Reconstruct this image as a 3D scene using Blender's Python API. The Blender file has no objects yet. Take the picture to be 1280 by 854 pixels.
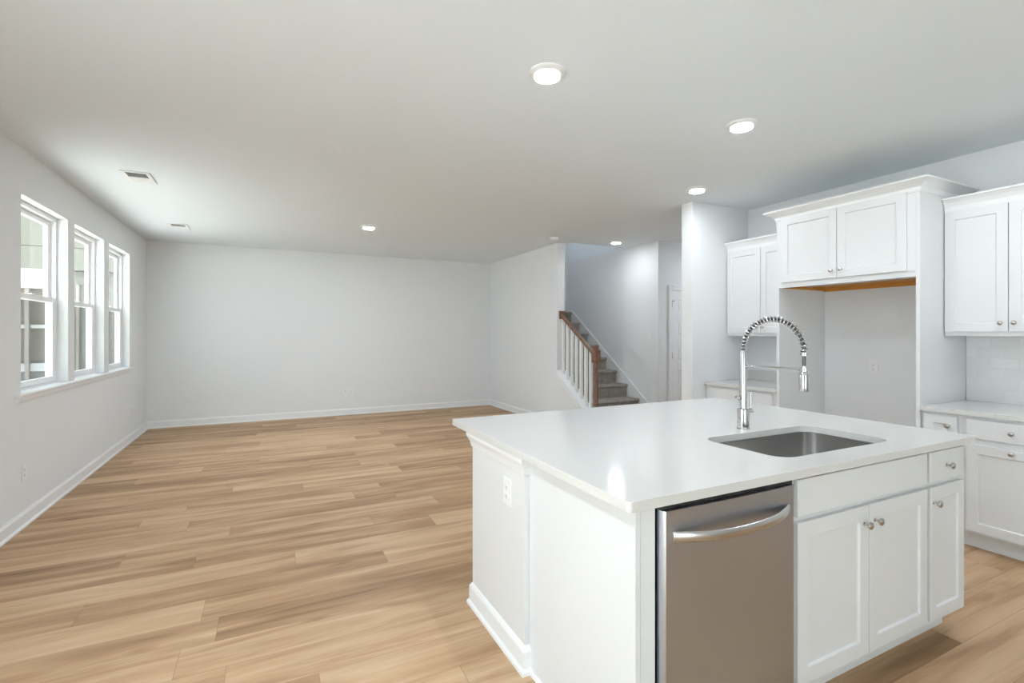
import bpy, bmesh, math, random
from mathutils import Vector, Matrix
random.seed(4)
D, S = bpy.data, bpy.context.scene
COL = S.collection
PI = math.pi

# ------------------------------------------------------------------ camera
cam = D.objects.new('camera', D.cameras.new('camera'))
COL.objects.link(cam)
cam.location = (0, 0, 1.40)
cam.rotation_euler = (PI / 2, 0, -math.radians(26.26))
cam.data.sensor_width = 36
cam.data.lens = 616.2 / 1280 * 36
cam.data.shift_y = -11 / 1280
cam.data.clip_start = .05
S.camera = cam

# ------------------------------------------------------------------ world, exposure
W = D.worlds.new('sky'); S.world = W; W.use_nodes = True
bg = W.node_tree.nodes['Background']
bg.inputs['Color'].default_value = (.83, .91, 1.0, 1)
bg.inputs['Strength'].default_value = 2.8
S.view_settings.view_transform = 'Standard'
S.view_settings.look = 'None'
S.view_settings.gamma = 1
S.view_settings.use_curve_mapping = False
S.view_settings.exposure = 1.18
sun = D.objects.new('sun', D.lights.new('sun', 'SUN')); COL.objects.link(sun)
sun.data.energy = 10; sun.data.angle = .01; sun.data.color = (1, .97, .93)
sun.rotation_euler = Vector((-.22, -.14, -.96)).to_track_quat('-Z', 'Y').to_euler()   # high sun from behind the house wing, none enters the room
LAMP_W = 3.8
LAMP_COL = (.84, .92, 1.0)

# ------------------------------------------------------------------ materials
def mat(name, col, rough=.5, metal=0, emit=0, bump=0, bscale=200, spec=.5, aniso=0):
    m = D.materials.new(name); m.use_nodes = True
    nt = m.node_tree; b = nt.nodes['Principled BSDF']
    b.inputs['Base Color'].default_value = (*col, 1)
    b.inputs['Roughness'].default_value = rough
    b.inputs['Metallic'].default_value = metal
    b.inputs['Specular IOR Level'].default_value = spec
    if aniso: b.inputs['Anisotropic'].default_value = aniso
    if emit:
        b.inputs['Emission Color'].default_value = (1, 1, 1, 1)
        b.inputs['Emission Strength'].default_value = emit
    if bump:
        tc = nt.nodes.new('ShaderNodeTexCoord')
        n = nt.nodes.new('ShaderNodeTexNoise'); n.inputs['Scale'].default_value = bscale
        n.inputs['Detail'].default_value = 3
        bp = nt.nodes.new('ShaderNodeBump'); bp.inputs['Strength'].default_value = bump
        bp.inputs['Distance'].default_value = .002
        nt.links.new(tc.outputs['Object'], n.inputs['Vector'])
        nt.links.new(n.outputs['Fac'], bp.inputs['Height'])
        nt.links.new(bp.outputs['Normal'], b.inputs['Normal'])
    return m

M = {}
M['wall'] = mat('wall paint', (.84, .85, .86), .85, bump=.15, bscale=350)
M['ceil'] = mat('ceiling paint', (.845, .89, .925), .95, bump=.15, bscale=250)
M['trim'] = mat('white trim paint', (.88, .885, .89), .4)
M['cab'] = mat('white cabinet paint', (.785, .79, .80), .38, bump=.03, bscale=60)
M['toe'] = mat('toe kick paint', (.80, .80, .80), .5)
M['vinyl'] = mat('white vinyl', (.90, .90, .90), .35)
M['plate'] = mat('white plastic plate', (.88, .88, .88), .35)
M['slot'] = mat('dark slot', (.08, .08, .08), .6)
M['rubber'] = mat('black plastic', (.012, .012, .013), .45)
M['nickel'] = mat('satin nickel', (.56, .53, .50), .25, 1)
M['chrome'] = mat('polished steel', (.62, .62, .63), .13, 1)
M['hose'] = mat('dark hose', (.12, .115, .12), .35, .6)
M['bracket'] = mat('dark hinge metal', (.22, .21, .20), .4, .8)
M['ply'] = mat('unfinished plywood', (.62, .27, .05), .6, bump=.1, bscale=40)
M['lens'] = mat('lit lamp lens', (.9, .9, .9), .4, emit=14)
M['ground'] = mat('concrete ground', (.66, .66, .65), .9, bump=.3, bscale=20)
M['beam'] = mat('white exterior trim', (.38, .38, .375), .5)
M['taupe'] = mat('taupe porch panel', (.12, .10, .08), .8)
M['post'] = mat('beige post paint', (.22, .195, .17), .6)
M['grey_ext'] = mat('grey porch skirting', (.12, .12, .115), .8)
M['shingle'] = mat('roof shingle', (.12, .12, .12), .9, bump=.5, bscale=30)
M['lightwood'] = mat('pale maple', (.5, .35, .2), .5)

def nodes(name):
    m = D.materials.new(name); m.use_nodes = True
    nt = m.node_tree
    return m, nt, nt.nodes['Principled BSDF']
def mth(nt, op, a, b=None, c=None):
    n = nt.nodes.new('ShaderNodeMath'); n.operation = op
    for i, v in enumerate((a, b, c)):
        if v is None: continue
        if isinstance(v, (int, float)): n.inputs[i].default_value = v
        else: nt.links.new(v, n.inputs[i])
    return n.outputs[0]
def ramp(nt, fac, stops):
    r = nt.nodes.new('ShaderNodeValToRGB')
    cr = r.color_ramp
    while len(cr.elements) < len(stops): cr.elements.new(.5)
    for e, (p, c) in zip(cr.elements, stops):
        e.position = p; e.color = (*c, 1)
    nt.links.new(fac, r.inputs['Fac'])
    return r.outputs['Color']

def plank_floor():
    m, nt, b = nodes('oak plank floor')
    L = nt.links.new
    tc = nt.nodes.new('ShaderNodeTexCoord')
    sp = nt.nodes.new('ShaderNodeSeparateXYZ'); L(tc.outputs['Object'], sp.inputs[0])
    x, y = sp.outputs[0], sp.outputs[1]
    PW, PL = .215, 1.5
    ry = mth(nt, 'DIVIDE', mth(nt, 'ADD', y, -2.60 + PW * 40), PW)
    row = mth(nt, 'FLOOR', ry)
    wn = nt.nodes.new('ShaderNodeTexWhiteNoise'); wn.noise_dimensions = '1D'; L(row, wn.inputs['W'])
    off = mth(nt, 'MULTIPLY', wn.outputs['Value'], PL)
    rx = mth(nt, 'DIVIDE', mth(nt, 'ADD', mth(nt, 'ADD', x, 30.0), off), PL)
    colx = mth(nt, 'FLOOR', rx)
    cmb = nt.nodes.new('ShaderNodeCombineXYZ'); L(row, cmb.inputs[0]); L(colx, cmb.inputs[1])
    pr = nt.nodes.new('ShaderNodeTexWhiteNoise'); pr.noise_dimensions = '2D'; L(cmb.outputs[0], pr.inputs['Vector'])
    # per-plank grain coordinates
    gx = mth(nt, 'ADD', mth(nt, 'MULTIPLY', x, 1.0), mth(nt, 'MULTIPLY', pr.outputs['Value'], 37.0))
    gy = mth(nt, 'ADD', mth(nt, 'MULTIPLY', y, 9.0), mth(nt, 'MULTIPLY', pr.outputs['Value'], 91.0))
    gc = nt.nodes.new('ShaderNodeCombineXYZ'); L(gx, gc.inputs[0]); L(gy, gc.inputs[1])
    n1 = nt.nodes.new('ShaderNodeTexNoise'); n1.inputs['Scale'].default_value = 1.0
    n1.inputs['Detail'].default_value = 4; n1.inputs['Roughness'].default_value = .55; n1.inputs['Distortion'].default_value = .6
    L(gc.outputs[0], n1.inputs['Vector'])
    gx2 = mth(nt, 'MULTIPLY', gx, 3.0); gy2 = mth(nt, 'MULTIPLY', gy, 9.0)
    gc2 = nt.nodes.new('ShaderNodeCombineXYZ'); L(gx2, gc2.inputs[0]); L(gy2, gc2.inputs[1])
    n2 = nt.nodes.new('ShaderNodeTexNoise'); n2.inputs['Scale'].default_value = 1.0; n2.inputs['Detail'].default_value = 3
    L(gc2.outputs[0], n2.inputs['Vector'])
    # knots: sparse rings
    kx = mth(nt, 'MULTIPLY', gx, 1.1); ky = mth(nt, 'MULTIPLY', gy, .33)
    gc3 = nt.nodes.new('ShaderNodeCombineXYZ'); L(kx, gc3.inputs[0]); L(ky, gc3.inputs[1])
    vo = nt.nodes.new('ShaderNodeTexVoronoi'); vo.inputs['Scale'].default_value = 1.0; L(gc3.outputs[0], vo.inputs['Vector'])
    knot = nt.nodes.new('ShaderNodeMapRange'); knot.inputs['From Min'].default_value = .0; knot.inputs['From Max'].default_value = .09
    knot.inputs['To Min'].default_value = .35; knot.inputs['To Max'].default_value = 0; L(vo.outputs['Distance'], knot.inputs['Value'])
    v = mth(nt, 'MULTIPLY', pr.outputs['Value'], .24)
    v = mth(nt, 'ADD', v, mth(nt, 'MULTIPLY', n1.outputs['Fac'], .92))
    v = mth(nt, 'ADD', v, mth(nt, 'MULTIPLY', n2.outputs['Fac'], .20))
    v = mth(nt, 'SUBTRACT', v, mth(nt, 'MULTIPLY', knot.outputs[0], .5))
    v = mth(nt, 'SUBTRACT', v, .21)
    colr = ramp(nt, v, [(.18, (.24, .135, .068)), (.40, (.425, .262, .145)), (.56, (.56, .37, .22)), (.78, (.68, .48, .31))])
    # gaps
    fy = mth(nt, 'FRACT', ry); fx = mth(nt, 'FRACT', rx)
    dy = mth(nt, 'MULTIPLY', mth(nt, 'MINIMUM', fy, mth(nt, 'SUBTRACT', 1.0, fy)), PW)
    dx = mth(nt, 'MULTIPLY', mth(nt, 'MINIMUM', fx, mth(nt, 'SUBTRACT', 1.0, fx)), PL)
    dd = mth(nt, 'MINIMUM', dx, dy)
    gap = nt.nodes.new('ShaderNodeMapRange'); gap.inputs['From Min'].default_value = .0006; gap.inputs['From Max'].default_value = .0022
    gap.inputs['To Min'].default_value = .35; gap.inputs['To Max'].default_value = 0; L(dd, gap.inputs['Value'])
    mx = nt.nodes.new('ShaderNodeMix'); mx.data_type = 'RGBA'
    L(gap.outputs[0], mx.inputs['Factor']); L(colr, mx.inputs[6]); mx.inputs[7].default_value = (.10, .055, .025, 1)
    L(mx.outputs[2], b.inputs['Base Color'])
    rr = mth(nt, 'ADD', .42, mth(nt, 'MULTIPLY', n2.outputs['Fac'], .12))
    L(rr, b.inputs['Roughness'])
    b.inputs['Specular IOR Level'].default_value = .22
    bp = nt.nodes.new('ShaderNodeBump'); bp.inputs['Strength'].default_value = .25; bp.inputs['Distance'].default_value = .001
    hh = mth(nt, 'SUBTRACT', mth(nt, 'MULTIPLY', n2.outputs['Fac'], .3), mth(nt, 'MULTIPLY', gap.outputs[0], 2.0))
    L(hh, bp.inputs['Height']); L(bp.outputs['Normal'], b.inputs['Normal'])
    return m
M['floor'] = plank_floor()

def tile_mat():
    m, nt, b = nodes('white subway tile')
    L = nt.links.new
    tc = nt.nodes.new('ShaderNodeTexCoord')
    sp = nt.nodes.new('ShaderNodeSeparateXYZ'); L(tc.outputs['Object'], sp.inputs[0])
    cm = nt.nodes.new('ShaderNodeCombineXYZ'); L(sp.outputs[1], cm.inputs[0]); L(sp.outputs[2], cm.inputs[1])
    br = nt.nodes.new('ShaderNodeTexBrick')
    br.inputs['Scale'].default_value = 1; br.inputs['Brick Width'].default_value = .152
    br.inputs['Row Height'].default_value = .076; br.inputs['Mortar Size'].default_value = .0018
    br.inputs['Mortar Smooth'].default_value = .3
    br.inputs['Color1'].default_value = (.80, .80, .80, 1); br.inputs['Color2'].default_value = (.84, .84, .84, 1)
    br.inputs['Mortar'].default_value = (.74, .74, .74, 1)
    L(cm.outputs[0], br.inputs['Vector'])
    L(br.outputs['Color'], b.inputs['Base Color'])
    b.inputs['Roughness'].default_value = .12
    # each tile tilts a little, like hand-set glossy tile
    n = nt.nodes.new('ShaderNodeTexNoise'); n.inputs['Scale'].default_value = 9; n.inputs['Detail'].default_value = 1
    L(cm.outputs[0], n.inputs['Vector'])
    h = mth(nt, 'SUBTRACT', mth(nt, 'MULTIPLY', n.outputs['Fac'], 1.0), mth(nt, 'MULTIPLY', br.outputs['Fac'], .5))
    bp = nt.nodes.new('ShaderNodeBump'); bp.inputs['Strength'].default_value = .5; bp.inputs['Distance'].default_value = .004
    L(h, bp.inputs['Height']); L(bp.outputs['Normal'], b.inputs['Normal'])
    return m
M['tile'] = tile_mat()

def quartz():
    m, nt, b = nodes('white quartz')
    L = nt.links.new
    tc = nt.nodes.new('ShaderNodeTexCoord')
    n = nt.nodes.new('ShaderNodeTexNoise'); n.inputs['Scale'].default_value = 260; n.inputs['Detail'].default_value = 2
    L(tc.outputs['Object'], n.inputs['Vector'])
    c = ramp(nt, n.outputs['Fac'], [(.3, (.66, .65, .63)), (.5, (.71, .70, .68)), (.8, (.74, .73, .71))])
    L(c, b.inputs['Base Color']); b.inputs['Roughness'].default_value = .13
    return m
M['quartz'] = quartz()

def brushed(name, col, rough, ax):
    m, nt, b = nodes(name)
    L = nt.links.new
    tc = nt.nodes.new('ShaderNodeTexCoord')
    mp = nt.nodes.new('ShaderNodeMapping'); mp.inputs['Scale'].default_value = ax
    L(tc.outputs['Object'], mp.inputs['Vector'])
    n = nt.nodes.new('ShaderNodeTexNoise'); n.inputs['Scale'].default_value = 1; n.inputs['Detail'].default_value = 3
    L(mp.outputs[0], n.inputs['Vector'])
    L(mth(nt, 'ADD', rough - .04, mth(nt, 'MULTIPLY', n.outputs['Fac'], .08)), b.inputs['Roughness'])
    b.inputs['Metallic'].default_value = 1
    b.inputs['Base Color'].default_value = (*col, 1)
    bp = nt.nodes.new('ShaderNodeBump'); bp.inputs['Strength'].default_value = .06; bp.inputs['Distance'].default_value = .001
    L(n.outputs['Fac'], bp.inputs['Height']); L(bp.outputs['Normal'], b.inputs['Normal'])
    return m
M['steel'] = brushed('brushed stainless steel', (.53, .56, .62), .33, (3, 3, 900))
M['sink'] = brushed('satin sink steel', (.72, .71, .70), .22, (900, 3, 3))
M['handle'] = brushed('satin handle steel', (.62, .61, .60), .26, (3, 900, 900))

def wood_rail():
    m, nt, b = nodes('stained oak rail')
    L = nt.links.new
    tc = nt.nodes.new('ShaderNodeTexCoord')
    mp = nt.nodes.new('ShaderNodeMapping'); mp.inputs['Scale'].default_value = (60, 6, 60)
    L(tc.outputs['Object'], mp.inputs['Vector'])
    n = nt.nodes.new('ShaderNodeTexNoise'); n.inputs['Scale'].default_value = 1; n.inputs['Detail'].default_value = 3
    L(mp.outputs[0], n.inputs['Vector'])
    c = ramp(nt, n.outputs['Fac'], [(.3, (.15, .075, .042)), (.6, (.235, .125, .075)), (.8, (.31, .18, .115))])
    L(c, b.inputs['Base Color']); b.inputs['Roughness'].default_value = .35
    return m
M['rail'] = wood_rail()

def carpet():
    m, nt, b = nodes('grey brown carpet')
    L = nt.links.new
    tc = nt.nodes.new('ShaderNodeTexCoord')
    n = nt.nodes.new('ShaderNodeTexNoise'); n.inputs['Scale'].default_value = 160; n.inputs['Detail'].default_value = 4
    L(tc.outputs['Object'], n.inputs['Vector'])
    n2 = nt.nodes.new('ShaderNodeTexNoise'); n2.inputs['Scale'].default_value = 14; n2.inputs['Detail'].default_value = 3
    L(tc.outputs['Object'], n2.inputs['Vector'])
    v = mth(nt, 'ADD', mth(nt, 'MULTIPLY', n.outputs['Fac'], .6), mth(nt, 'MULTIPLY', n2.outputs['Fac'], .4))
    c = ramp(nt, v, [(.3, (.22, .19, .16)), (.5, (.37, .33, .29)), (.7, (.50, .46, .41))])
    L(c, b.inputs['Base Color']); b.inputs['Roughness'].default_value = 1; b.inputs['Specular IOR Level'].default_value = .1
    bp = nt.nodes.new('ShaderNodeBump'); bp.inputs['Strength'].default_value = .8; bp.inputs['Distance'].default_value = .006
    L(n.outputs['Fac'], bp.inputs['Height']); L(bp.outputs['Normal'], b.inputs['Normal'])
    return m
M['carpet'] = carpet()

def siding(name, col):
    m, nt, b = nodes(name)
    L = nt.links.new
    tc = nt.nodes.new('ShaderNodeTexCoord')
    mp = nt.nodes.new('ShaderNodeMapping'); mp.inputs['Scale'].default_value = (2, 2, 60)
    L(tc.outputs['Object'], mp.inputs['Vector'])
    n = nt.nodes.new('ShaderNodeTexNoise'); n.inputs['Scale'].default_value = 1; n.inputs['Detail'].default_value = 2
    L(mp.outputs[0], n.inputs['Vector'])
    c = ramp(nt, n.outputs['Fac'], [(.3, tuple(v * .93 for v in col)), (.7, col)])
    L(c, b.inputs['Base Color']); b.inputs['Roughness'].default_value = .7
    return m
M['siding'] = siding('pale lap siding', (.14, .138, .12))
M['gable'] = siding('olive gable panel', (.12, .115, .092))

def glass_mat():
    m = D.materials.new('window glass'); m.use_nodes = True
    nt = m.node_tree; nt.nodes.clear()
    o = nt.nodes.new('ShaderNodeOutputMaterial')
    t = nt.nodes.new('ShaderNodeBsdfTransparent'); t.inputs['Color'].default_value = (.93, .96, .94, 1)
    g = nt.nodes.new('ShaderNodeBsdfGlossy'); g.inputs['Roughness'].default_value = .02
    mx = nt.nodes.new('ShaderNodeMixShader')
    lw = nt.nodes.new('ShaderNodeLayerWeight'); lw.inputs['Blend'].default_value = .5
    fac = mth(nt, 'ADD', .02, mth(nt, 'MULTIPLY', mth(nt, 'POWER', lw.outputs['Facing'], 5.0), .4))
    nt.links.new(fac, mx.inputs[0]); nt.links.new(t.outputs[0], mx.inputs[1]); nt.links.new(g.outputs[0], mx.inputs[2])
    nt.links.new(mx.outputs[0], o.inputs[0])
    return m
M['glass'] = glass_mat()
def screen_mat():
    m = D.materials.new('insect screen mesh'); m.use_nodes = True
    nt = m.node_tree; nt.nodes.clear()
    o = nt.nodes.new('ShaderNodeOutputMaterial')
    t = nt.nodes.new('ShaderNodeBsdfTransparent')
    g = nt.nodes.new('ShaderNodeBsdfDiffuse'); g.inputs['Color'].default_value = (.10, .10, .10, 1)
    mx = nt.nodes.new('ShaderNodeMixShader'); mx.inputs[0].default_value = .32
    nt.links.new(t.outputs[0], mx.inputs[1]); nt.links.new(g.outputs[0], mx.inputs[2])
    nt.links.new(mx.outputs[0], o.inputs[0])
    return m
M['screen'] = screen_mat()

# ------------------------------------------------------------------ mesh helpers
def box(bm, x0, x1, y0, y1, z0, z1):
    x0, x1 = min(x0, x1), max(x0, x1); y0, y1 = min(y0, y1), max(y0, y1); z0, z1 = min(z0, z1), max(z0, z1)
    v = [bm.verts.new(p) for p in ((x0, y0, z0), (x1, y0, z0), (x1, y1, z0), (x0, y1, z0),
                                   (x0, y0, z1), (x1, y0, z1), (x1, y1, z1), (x0, y1, z1))]
    for f in ((0, 3, 2, 1), (4, 5, 6, 7), (0, 1, 5, 4), (1, 2, 6, 5), (2, 3, 7, 6), (3, 0, 4, 7)):
        bm.faces.new([v[i] for i in f])
def prism(bm, prof, axis, a0, a1, close=True):
    """prof: list of 2-D points; axis 'x': prof is (y,z) swept in x; 'y': prof (x,z); 'z': prof (x,y)"""
    def P(p, a):
        return {'x': (a, p[0], p[1]), 'y': (p[0], a, p[1]), 'z': (p[0], p[1], a)}[axis]
    A = [bm.verts.new(P(p, a0)) for p in prof]; B = [bm.verts.new(P(p, a1)) for p in prof]
    n = len(prof)
    for i in range(n):
        j = (i + 1) % n
        bm.faces.new([A[i], A[j], B[j], B[i]])
    if close:
        bm.faces.new(A[::-1]); bm.faces.new(B)
def sweep(bm, prof, path, close_ends=True):
    """sweep an outward profile (offset, z) along a polyline in plan; offset measured to the right of travel, mitred"""
    n = len(path); rings = []
    for i in range(n):
        p = Vector(path[i])
        d1 = (p - Vector(path[i - 1])).normalized() if i > 0 else None
        d2 = (Vector(path[i + 1]) - p).normalized() if i < n - 1 else None
        if d1 is None: d1 = d2
        if d2 is None: d2 = d1
        n1 = Vector((d1.y, -d1.x)); n2 = Vector((d2.y, -d2.x))
        b = (n1 + n2); b = b / max(1e-6, b.dot(n1))
        rings.append([bm.verts.new((p.x + b.x * o, p.y + b.y * o, z)) for o, z in prof])
    m = len(prof)
    for i in range(n - 1):
        for k in range(m):
            l = (k + 1) % m
            bm.faces.new([rings[i][k], rings[i][l], rings[i + 1][l], rings[i + 1][k]])
    if close_ends:
        bm.faces.new(rings[0][::-1]); bm.faces.new(rings[-1])
def lathe(bm, prof, seg=24, M4=None):
    """prof: list (r,z) revolved about z, transformed by M4"""
    M4 = M4 or Matrix()
    rings = []
    for r, z in prof:
        if r < 1e-6: rings.append([bm.verts.new(M4 @ Vector((0, 0, z)))])
        else: rings.append([bm.verts.new(M4 @ Vector((r * math.cos(2 * PI * k / seg), r * math.sin(2 * PI * k / seg), z))) for k in range(seg)])
    for a, b in zip(rings, rings[1:]):
        for k in range(seg):
            l = (k + 1) % seg
            q = [a[k % len(a)], a[l % len(a)], b[l % len(b)], b[k % len(b)]]
            u = []
            for v in q:
                if v not in u: u.append(v)
            if len(u) > 2: bm.faces.new(u)
def tube(bm, pts, r, seg=10, cap=True):
    pts = [Vector(p) for p in pts]; rings = []
    t = (pts[1] - pts[0]).normalized()
    u = t.orthogonal().normalized()
    for i, p in enumerate(pts):
        if i == 0: tn = (pts[1] - p).normalized()
        elif i == len(pts) - 1: tn = (p - pts[i - 1]).normalized()
        else: tn = (pts[i + 1] - pts[i - 1]).normalized()
        u = (u - tn * u.dot(tn)).normalized(); w = tn.cross(u)
        rr = r[i] if isinstance(r, (list, tuple)) else r
        rings.append([bm.verts.new(p + (u * math.cos(2 * PI * k / seg) + w * math.sin(2 * PI * k / seg)) * rr) for k in range(seg)])
    for a, b in zip(rings, rings[1:]):
        for k in range(seg):
            l = (k + 1) % seg
            bm.faces.new([a[k], a[l], b[l], b[k]])
    if cap:
        bm.faces.new(rings[0][::-1]); bm.faces.new(rings[-1])
def rrect(x0, x1, y0, y1, r, seg=6):
    pts = []
    for cx, cy, a in ((x1 - r, y0 + r, -90), (x1 - r, y1 - r, 0), (x0 + r, y1 - r, 90), (x0 + r, y0 + r, 180)):
        for k in range(seg + 1):
            t = math.radians(a + 90 * k / seg)
            pts.append((cx + r * math.cos(t), cy + r * math.sin(t)))
    return pts
def link(name, bm, m, parent=None, bevel=0, smooth=False, bseg=2):
    bmesh.ops.remove_doubles(bm, verts=bm.verts, dist=1e-6) if smooth else None
    bmesh.ops.recalc_face_normals(bm, faces=bm.faces)
    me = D.meshes.new(name); bm.to_mesh(me); bm.free()
    if isinstance(m, str): m = M[m]
    me.materials.append(m)
    o = D.objects.new(name, me); COL.objects.link(o)
    if parent: o.parent = parent
    if smooth:
        for p in me.polygons: p.use_smooth = True
        try: me.set_sharp_from_angle(angle=math.radians(40))
        except Exception: pass
    if bevel:
        b = o.modifiers.new('bevel', 'BEVEL'); b.width = bevel; b.segments = bseg; b.limit_method = 'ANGLE'
        b.angle_limit = math.radians(40); b.harden_normals = False
    return o
def tag(o, label=None, cat=None, group=None, kind=None):
    if label: o['label'] = label
    if cat: o['category'] = cat
    if group: o['group'] = group
    if kind: o['kind'] = kind
    return o
def thing(name, label, cat, loc=(0, 0, 0), rz=0, group=None):
    o = D.objects.new(name, None); COL.objects.link(o)
    o.location = loc; o.rotation_euler = (0, 0, rz); o.empty_display_size = .1
    return tag(o, label, cat, group)
def struct(name, bm, m, parent=None, bevel=0, label=None):
    o = link(name, bm, m, parent, bevel)
    if not parent: o['kind'] = 'structure'
    if label: o['label'] = label
    return o
def copy_tree(o, parent=None):
    c = o.copy(); COL.objects.link(c)
    if parent: c.parent = parent
    for ch in list(o.children): copy_tree(ch, c)
    return c
NB = bmesh.new

# ------------------------------------------------------------------ constants
XL, XR, YB, YK, C = -1.595, 4.71, 8.78, 3.70, 2.74      # left wall, right kitchen wall, back wall, kitchen end wall, ceiling
YR = -2.8                                               # rear wall, behind the camera
XS0, XS1 = 3.86, 3.99                                   # living room side wall
XH = 5.09                                               # stair outer wall
XE = 7.6                                                # end of the hall
YS, YT = 6.30, 7.96                                     # side wall end, stair far wall
TW = .15

# ------------------------------------------------------------------ shell
bm = NB(); box(bm, XL - TW, XE + TW, YR - TW, YB + TW, -.12, 0); struct('floor', bm, 'floor')
bm = NB()   # ceiling slab with the stairwell opening
for a in ((XL - TW, XS1, YR - TW, YB + TW), (XS1, XH, YR - TW, 6.20), (XH, XE + TW, YR - TW, YB + TW), (XS1, XH, YT, YB + TW)):
    box(bm, *a, C, C + .30)
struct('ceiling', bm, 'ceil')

WIN = [(4.73, 5.656), (5.816, 6.72), (6.897, 7.81)]
WZ0, WZ1 = .95, 2.40
bm = NB()
x0, x1 = XL - TW, XL
GY0, GY1, GZ = -.2, 1.4, 2.05           # unseen glazed opening beside the camera, added to let daylight in
box(bm, x0, x1, YR - TW, GY0, -.02, C); box(bm, x0, x1, GY0, GY1, GZ, C)
box(bm, x0, x1, GY1, YB + TW, -.02, WZ0)
box(bm, x0, x1, GY1, YB + TW, WZ1, C)
yy = [GY1] + [v for w in WIN for v in w] + [YB + TW]
for i in range(0, len(yy), 2): box(bm, x0, x1, yy[i], yy[i + 1], WZ0, WZ1)
struct('wall_left', bm, 'wall')
bm = NB(); box(bm, XL, XH + TW, YB, YB + TW, -.02, C); struct('wall_back', bm, 'wall')
bm = NB()
prism(bm, [(YB, 0), (YB, C), (YS, C), (YS, .76), (5.52, .20), (5.52, 0)], 'x', XS0, XS1)
struct('wall_stair', bm, 'wall')
bm = NB(); box(bm, XS1, XH, YT, YB, 0, C); box(bm, XS1 - .13, XH + TW, YT, YT + .15, C + .3, 5.3)
struct('wall_landing', bm, 'wall')
bm = NB(); box(bm, XH, XH + TW, 5.50, YT + .8, 0, C); box(bm, XH, XH + TW, 6.05, YT, C + .3, 5.3)
struct('wall_stair_outer', bm, 'wall')
bm = NB()  # upper stairwell; unseen opening on its inner side added to let daylight in
box(bm, XS1 - .13, XS1, 6.05, YT, C + .3, 3.7); box(bm, XS1 - .13, XS1, 6.05, YT, 4.4, 5.3)
box(bm, XS1 - .13, XS1, 6.05, 6.8, 3.7, 4.4); box(bm, XS1 - .13, XS1, 7.5, YT, 3.7, 4.4)
box(bm, XS1, XH, 6.05, 6.20, C + .3, 5.3)
struct('wall_upper', bm, 'wall')
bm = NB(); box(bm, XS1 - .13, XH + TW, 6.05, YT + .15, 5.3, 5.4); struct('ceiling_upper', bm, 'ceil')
# hall wall with the door opening
DX0, DX1, DZ = 5.341, 6.12, 2.035
bm = NB()
box(bm, XH + TW, DX0, 5.50, 5.63, 0, C); box(bm, DX1, XE + TW, 5.50, 5.63, 0, C); box(bm, DX0, DX1, 5.50, 5.63, DZ, C)
struct('wall_hall', bm, 'wall')
bm = NB(); box(bm, XE, XE + TW, YK + .145, 5.5, 0, C); struct('wall_hall_end', bm, 'wall')
bm = NB(); box(bm, 3.88, XE + TW, YK, YK + .145, 0, C); struct('wall_kitchen_end', bm, 'wall')
bm = NB(); box(bm, XR, XR + TW, YR - TW, YK, 0, C); struct('wall_right', bm, 'wall')
# rear wall behind the camera: unseen patio opening added for its daylight
PX0, PX1, PZ = -.5, 1.6, 2.05
bm = NB(); box(bm, XL, PX0, YR - TW, YR, 0, C); box(bm, PX1, XR, YR - TW, YR, 0, C); box(bm, PX0, PX1, YR - TW, YR, PZ, C)
struct('wall_rear', bm, 'wall')
bm = NB()
for xx in (PX0, .30, PX1 - .06): box(bm, xx, xx + .06, YR - .11, YR - .03, 0, PZ)
box(bm, PX0, PX1, YR - .11, YR - .03, PZ - .06, PZ); box(bm, PX0, PX1, YR - .11, YR - .03, 0, .05)
pd = struct('added_door_2', bm, 'vinyl', label='wide white patio door frame behind the kitchen, unseen and added for daylight')
bm = NB(); box(bm, PX0 + .01, PX1 - .01, YR - .072, YR - .068, .04, PZ - .05); link('glass', bm, 'glass', pd)

bm = NB()  # frame of the added daylight opening in the left wall
for yv in (GY0, .67, GY1 - .06): box(bm, XL - .11, XL - .03, yv, yv + .06, 0, GZ)
box(bm, XL - .109, XL - .031, GY0, GY1, GZ - .06, GZ); box(bm, XL - .109, XL - .031, GY0, GY1, 0, .05)
pd = struct('added_door_3', bm, 'vinyl', label='wide white sliding door frame in the left wall beside the camera, unseen and added for daylight')
bm = NB(); box(bm, XL - .072, XL - .068, GY0 + .01, GY1 - .01, .04, GZ - .05); link('glass', bm, 'glass', pd)

# baseboards
BB = [(0, 0), (.026, 0), (.026, .012), (.020, .020), (.015, .022), (.015, .088), (.011, .098), (.006, .104), (.005, .112), (0, .112)]
def baseboard(name, path):
    bm = NB(); sweep(bm, BB, path); struct(name, bm, 'trim')
baseboard('baseboard_left', [(XL, GY1 + .02), (XL, YB)])
baseboard('baseboard_back', [(XL, YB), (XS0, YB)])
baseboard('baseboard_stair', [(XS0, YB), (XS0, 5.52), (XS1, 5.52)])
baseboard('baseboard_kitchen_end', [(XE, YK + .145), (3.88, YK + .145), (3.88, YK), (4.08, YK)][::-1][::-1][::-1])
baseboard('baseboard_hall', [(XH, 5.80), (XH, 5.50), (DX0 - .062, 5.50)][::-1][::-1][::-1])
# (travel direction decides the side; paths above run so the profile faces the room)

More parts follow.
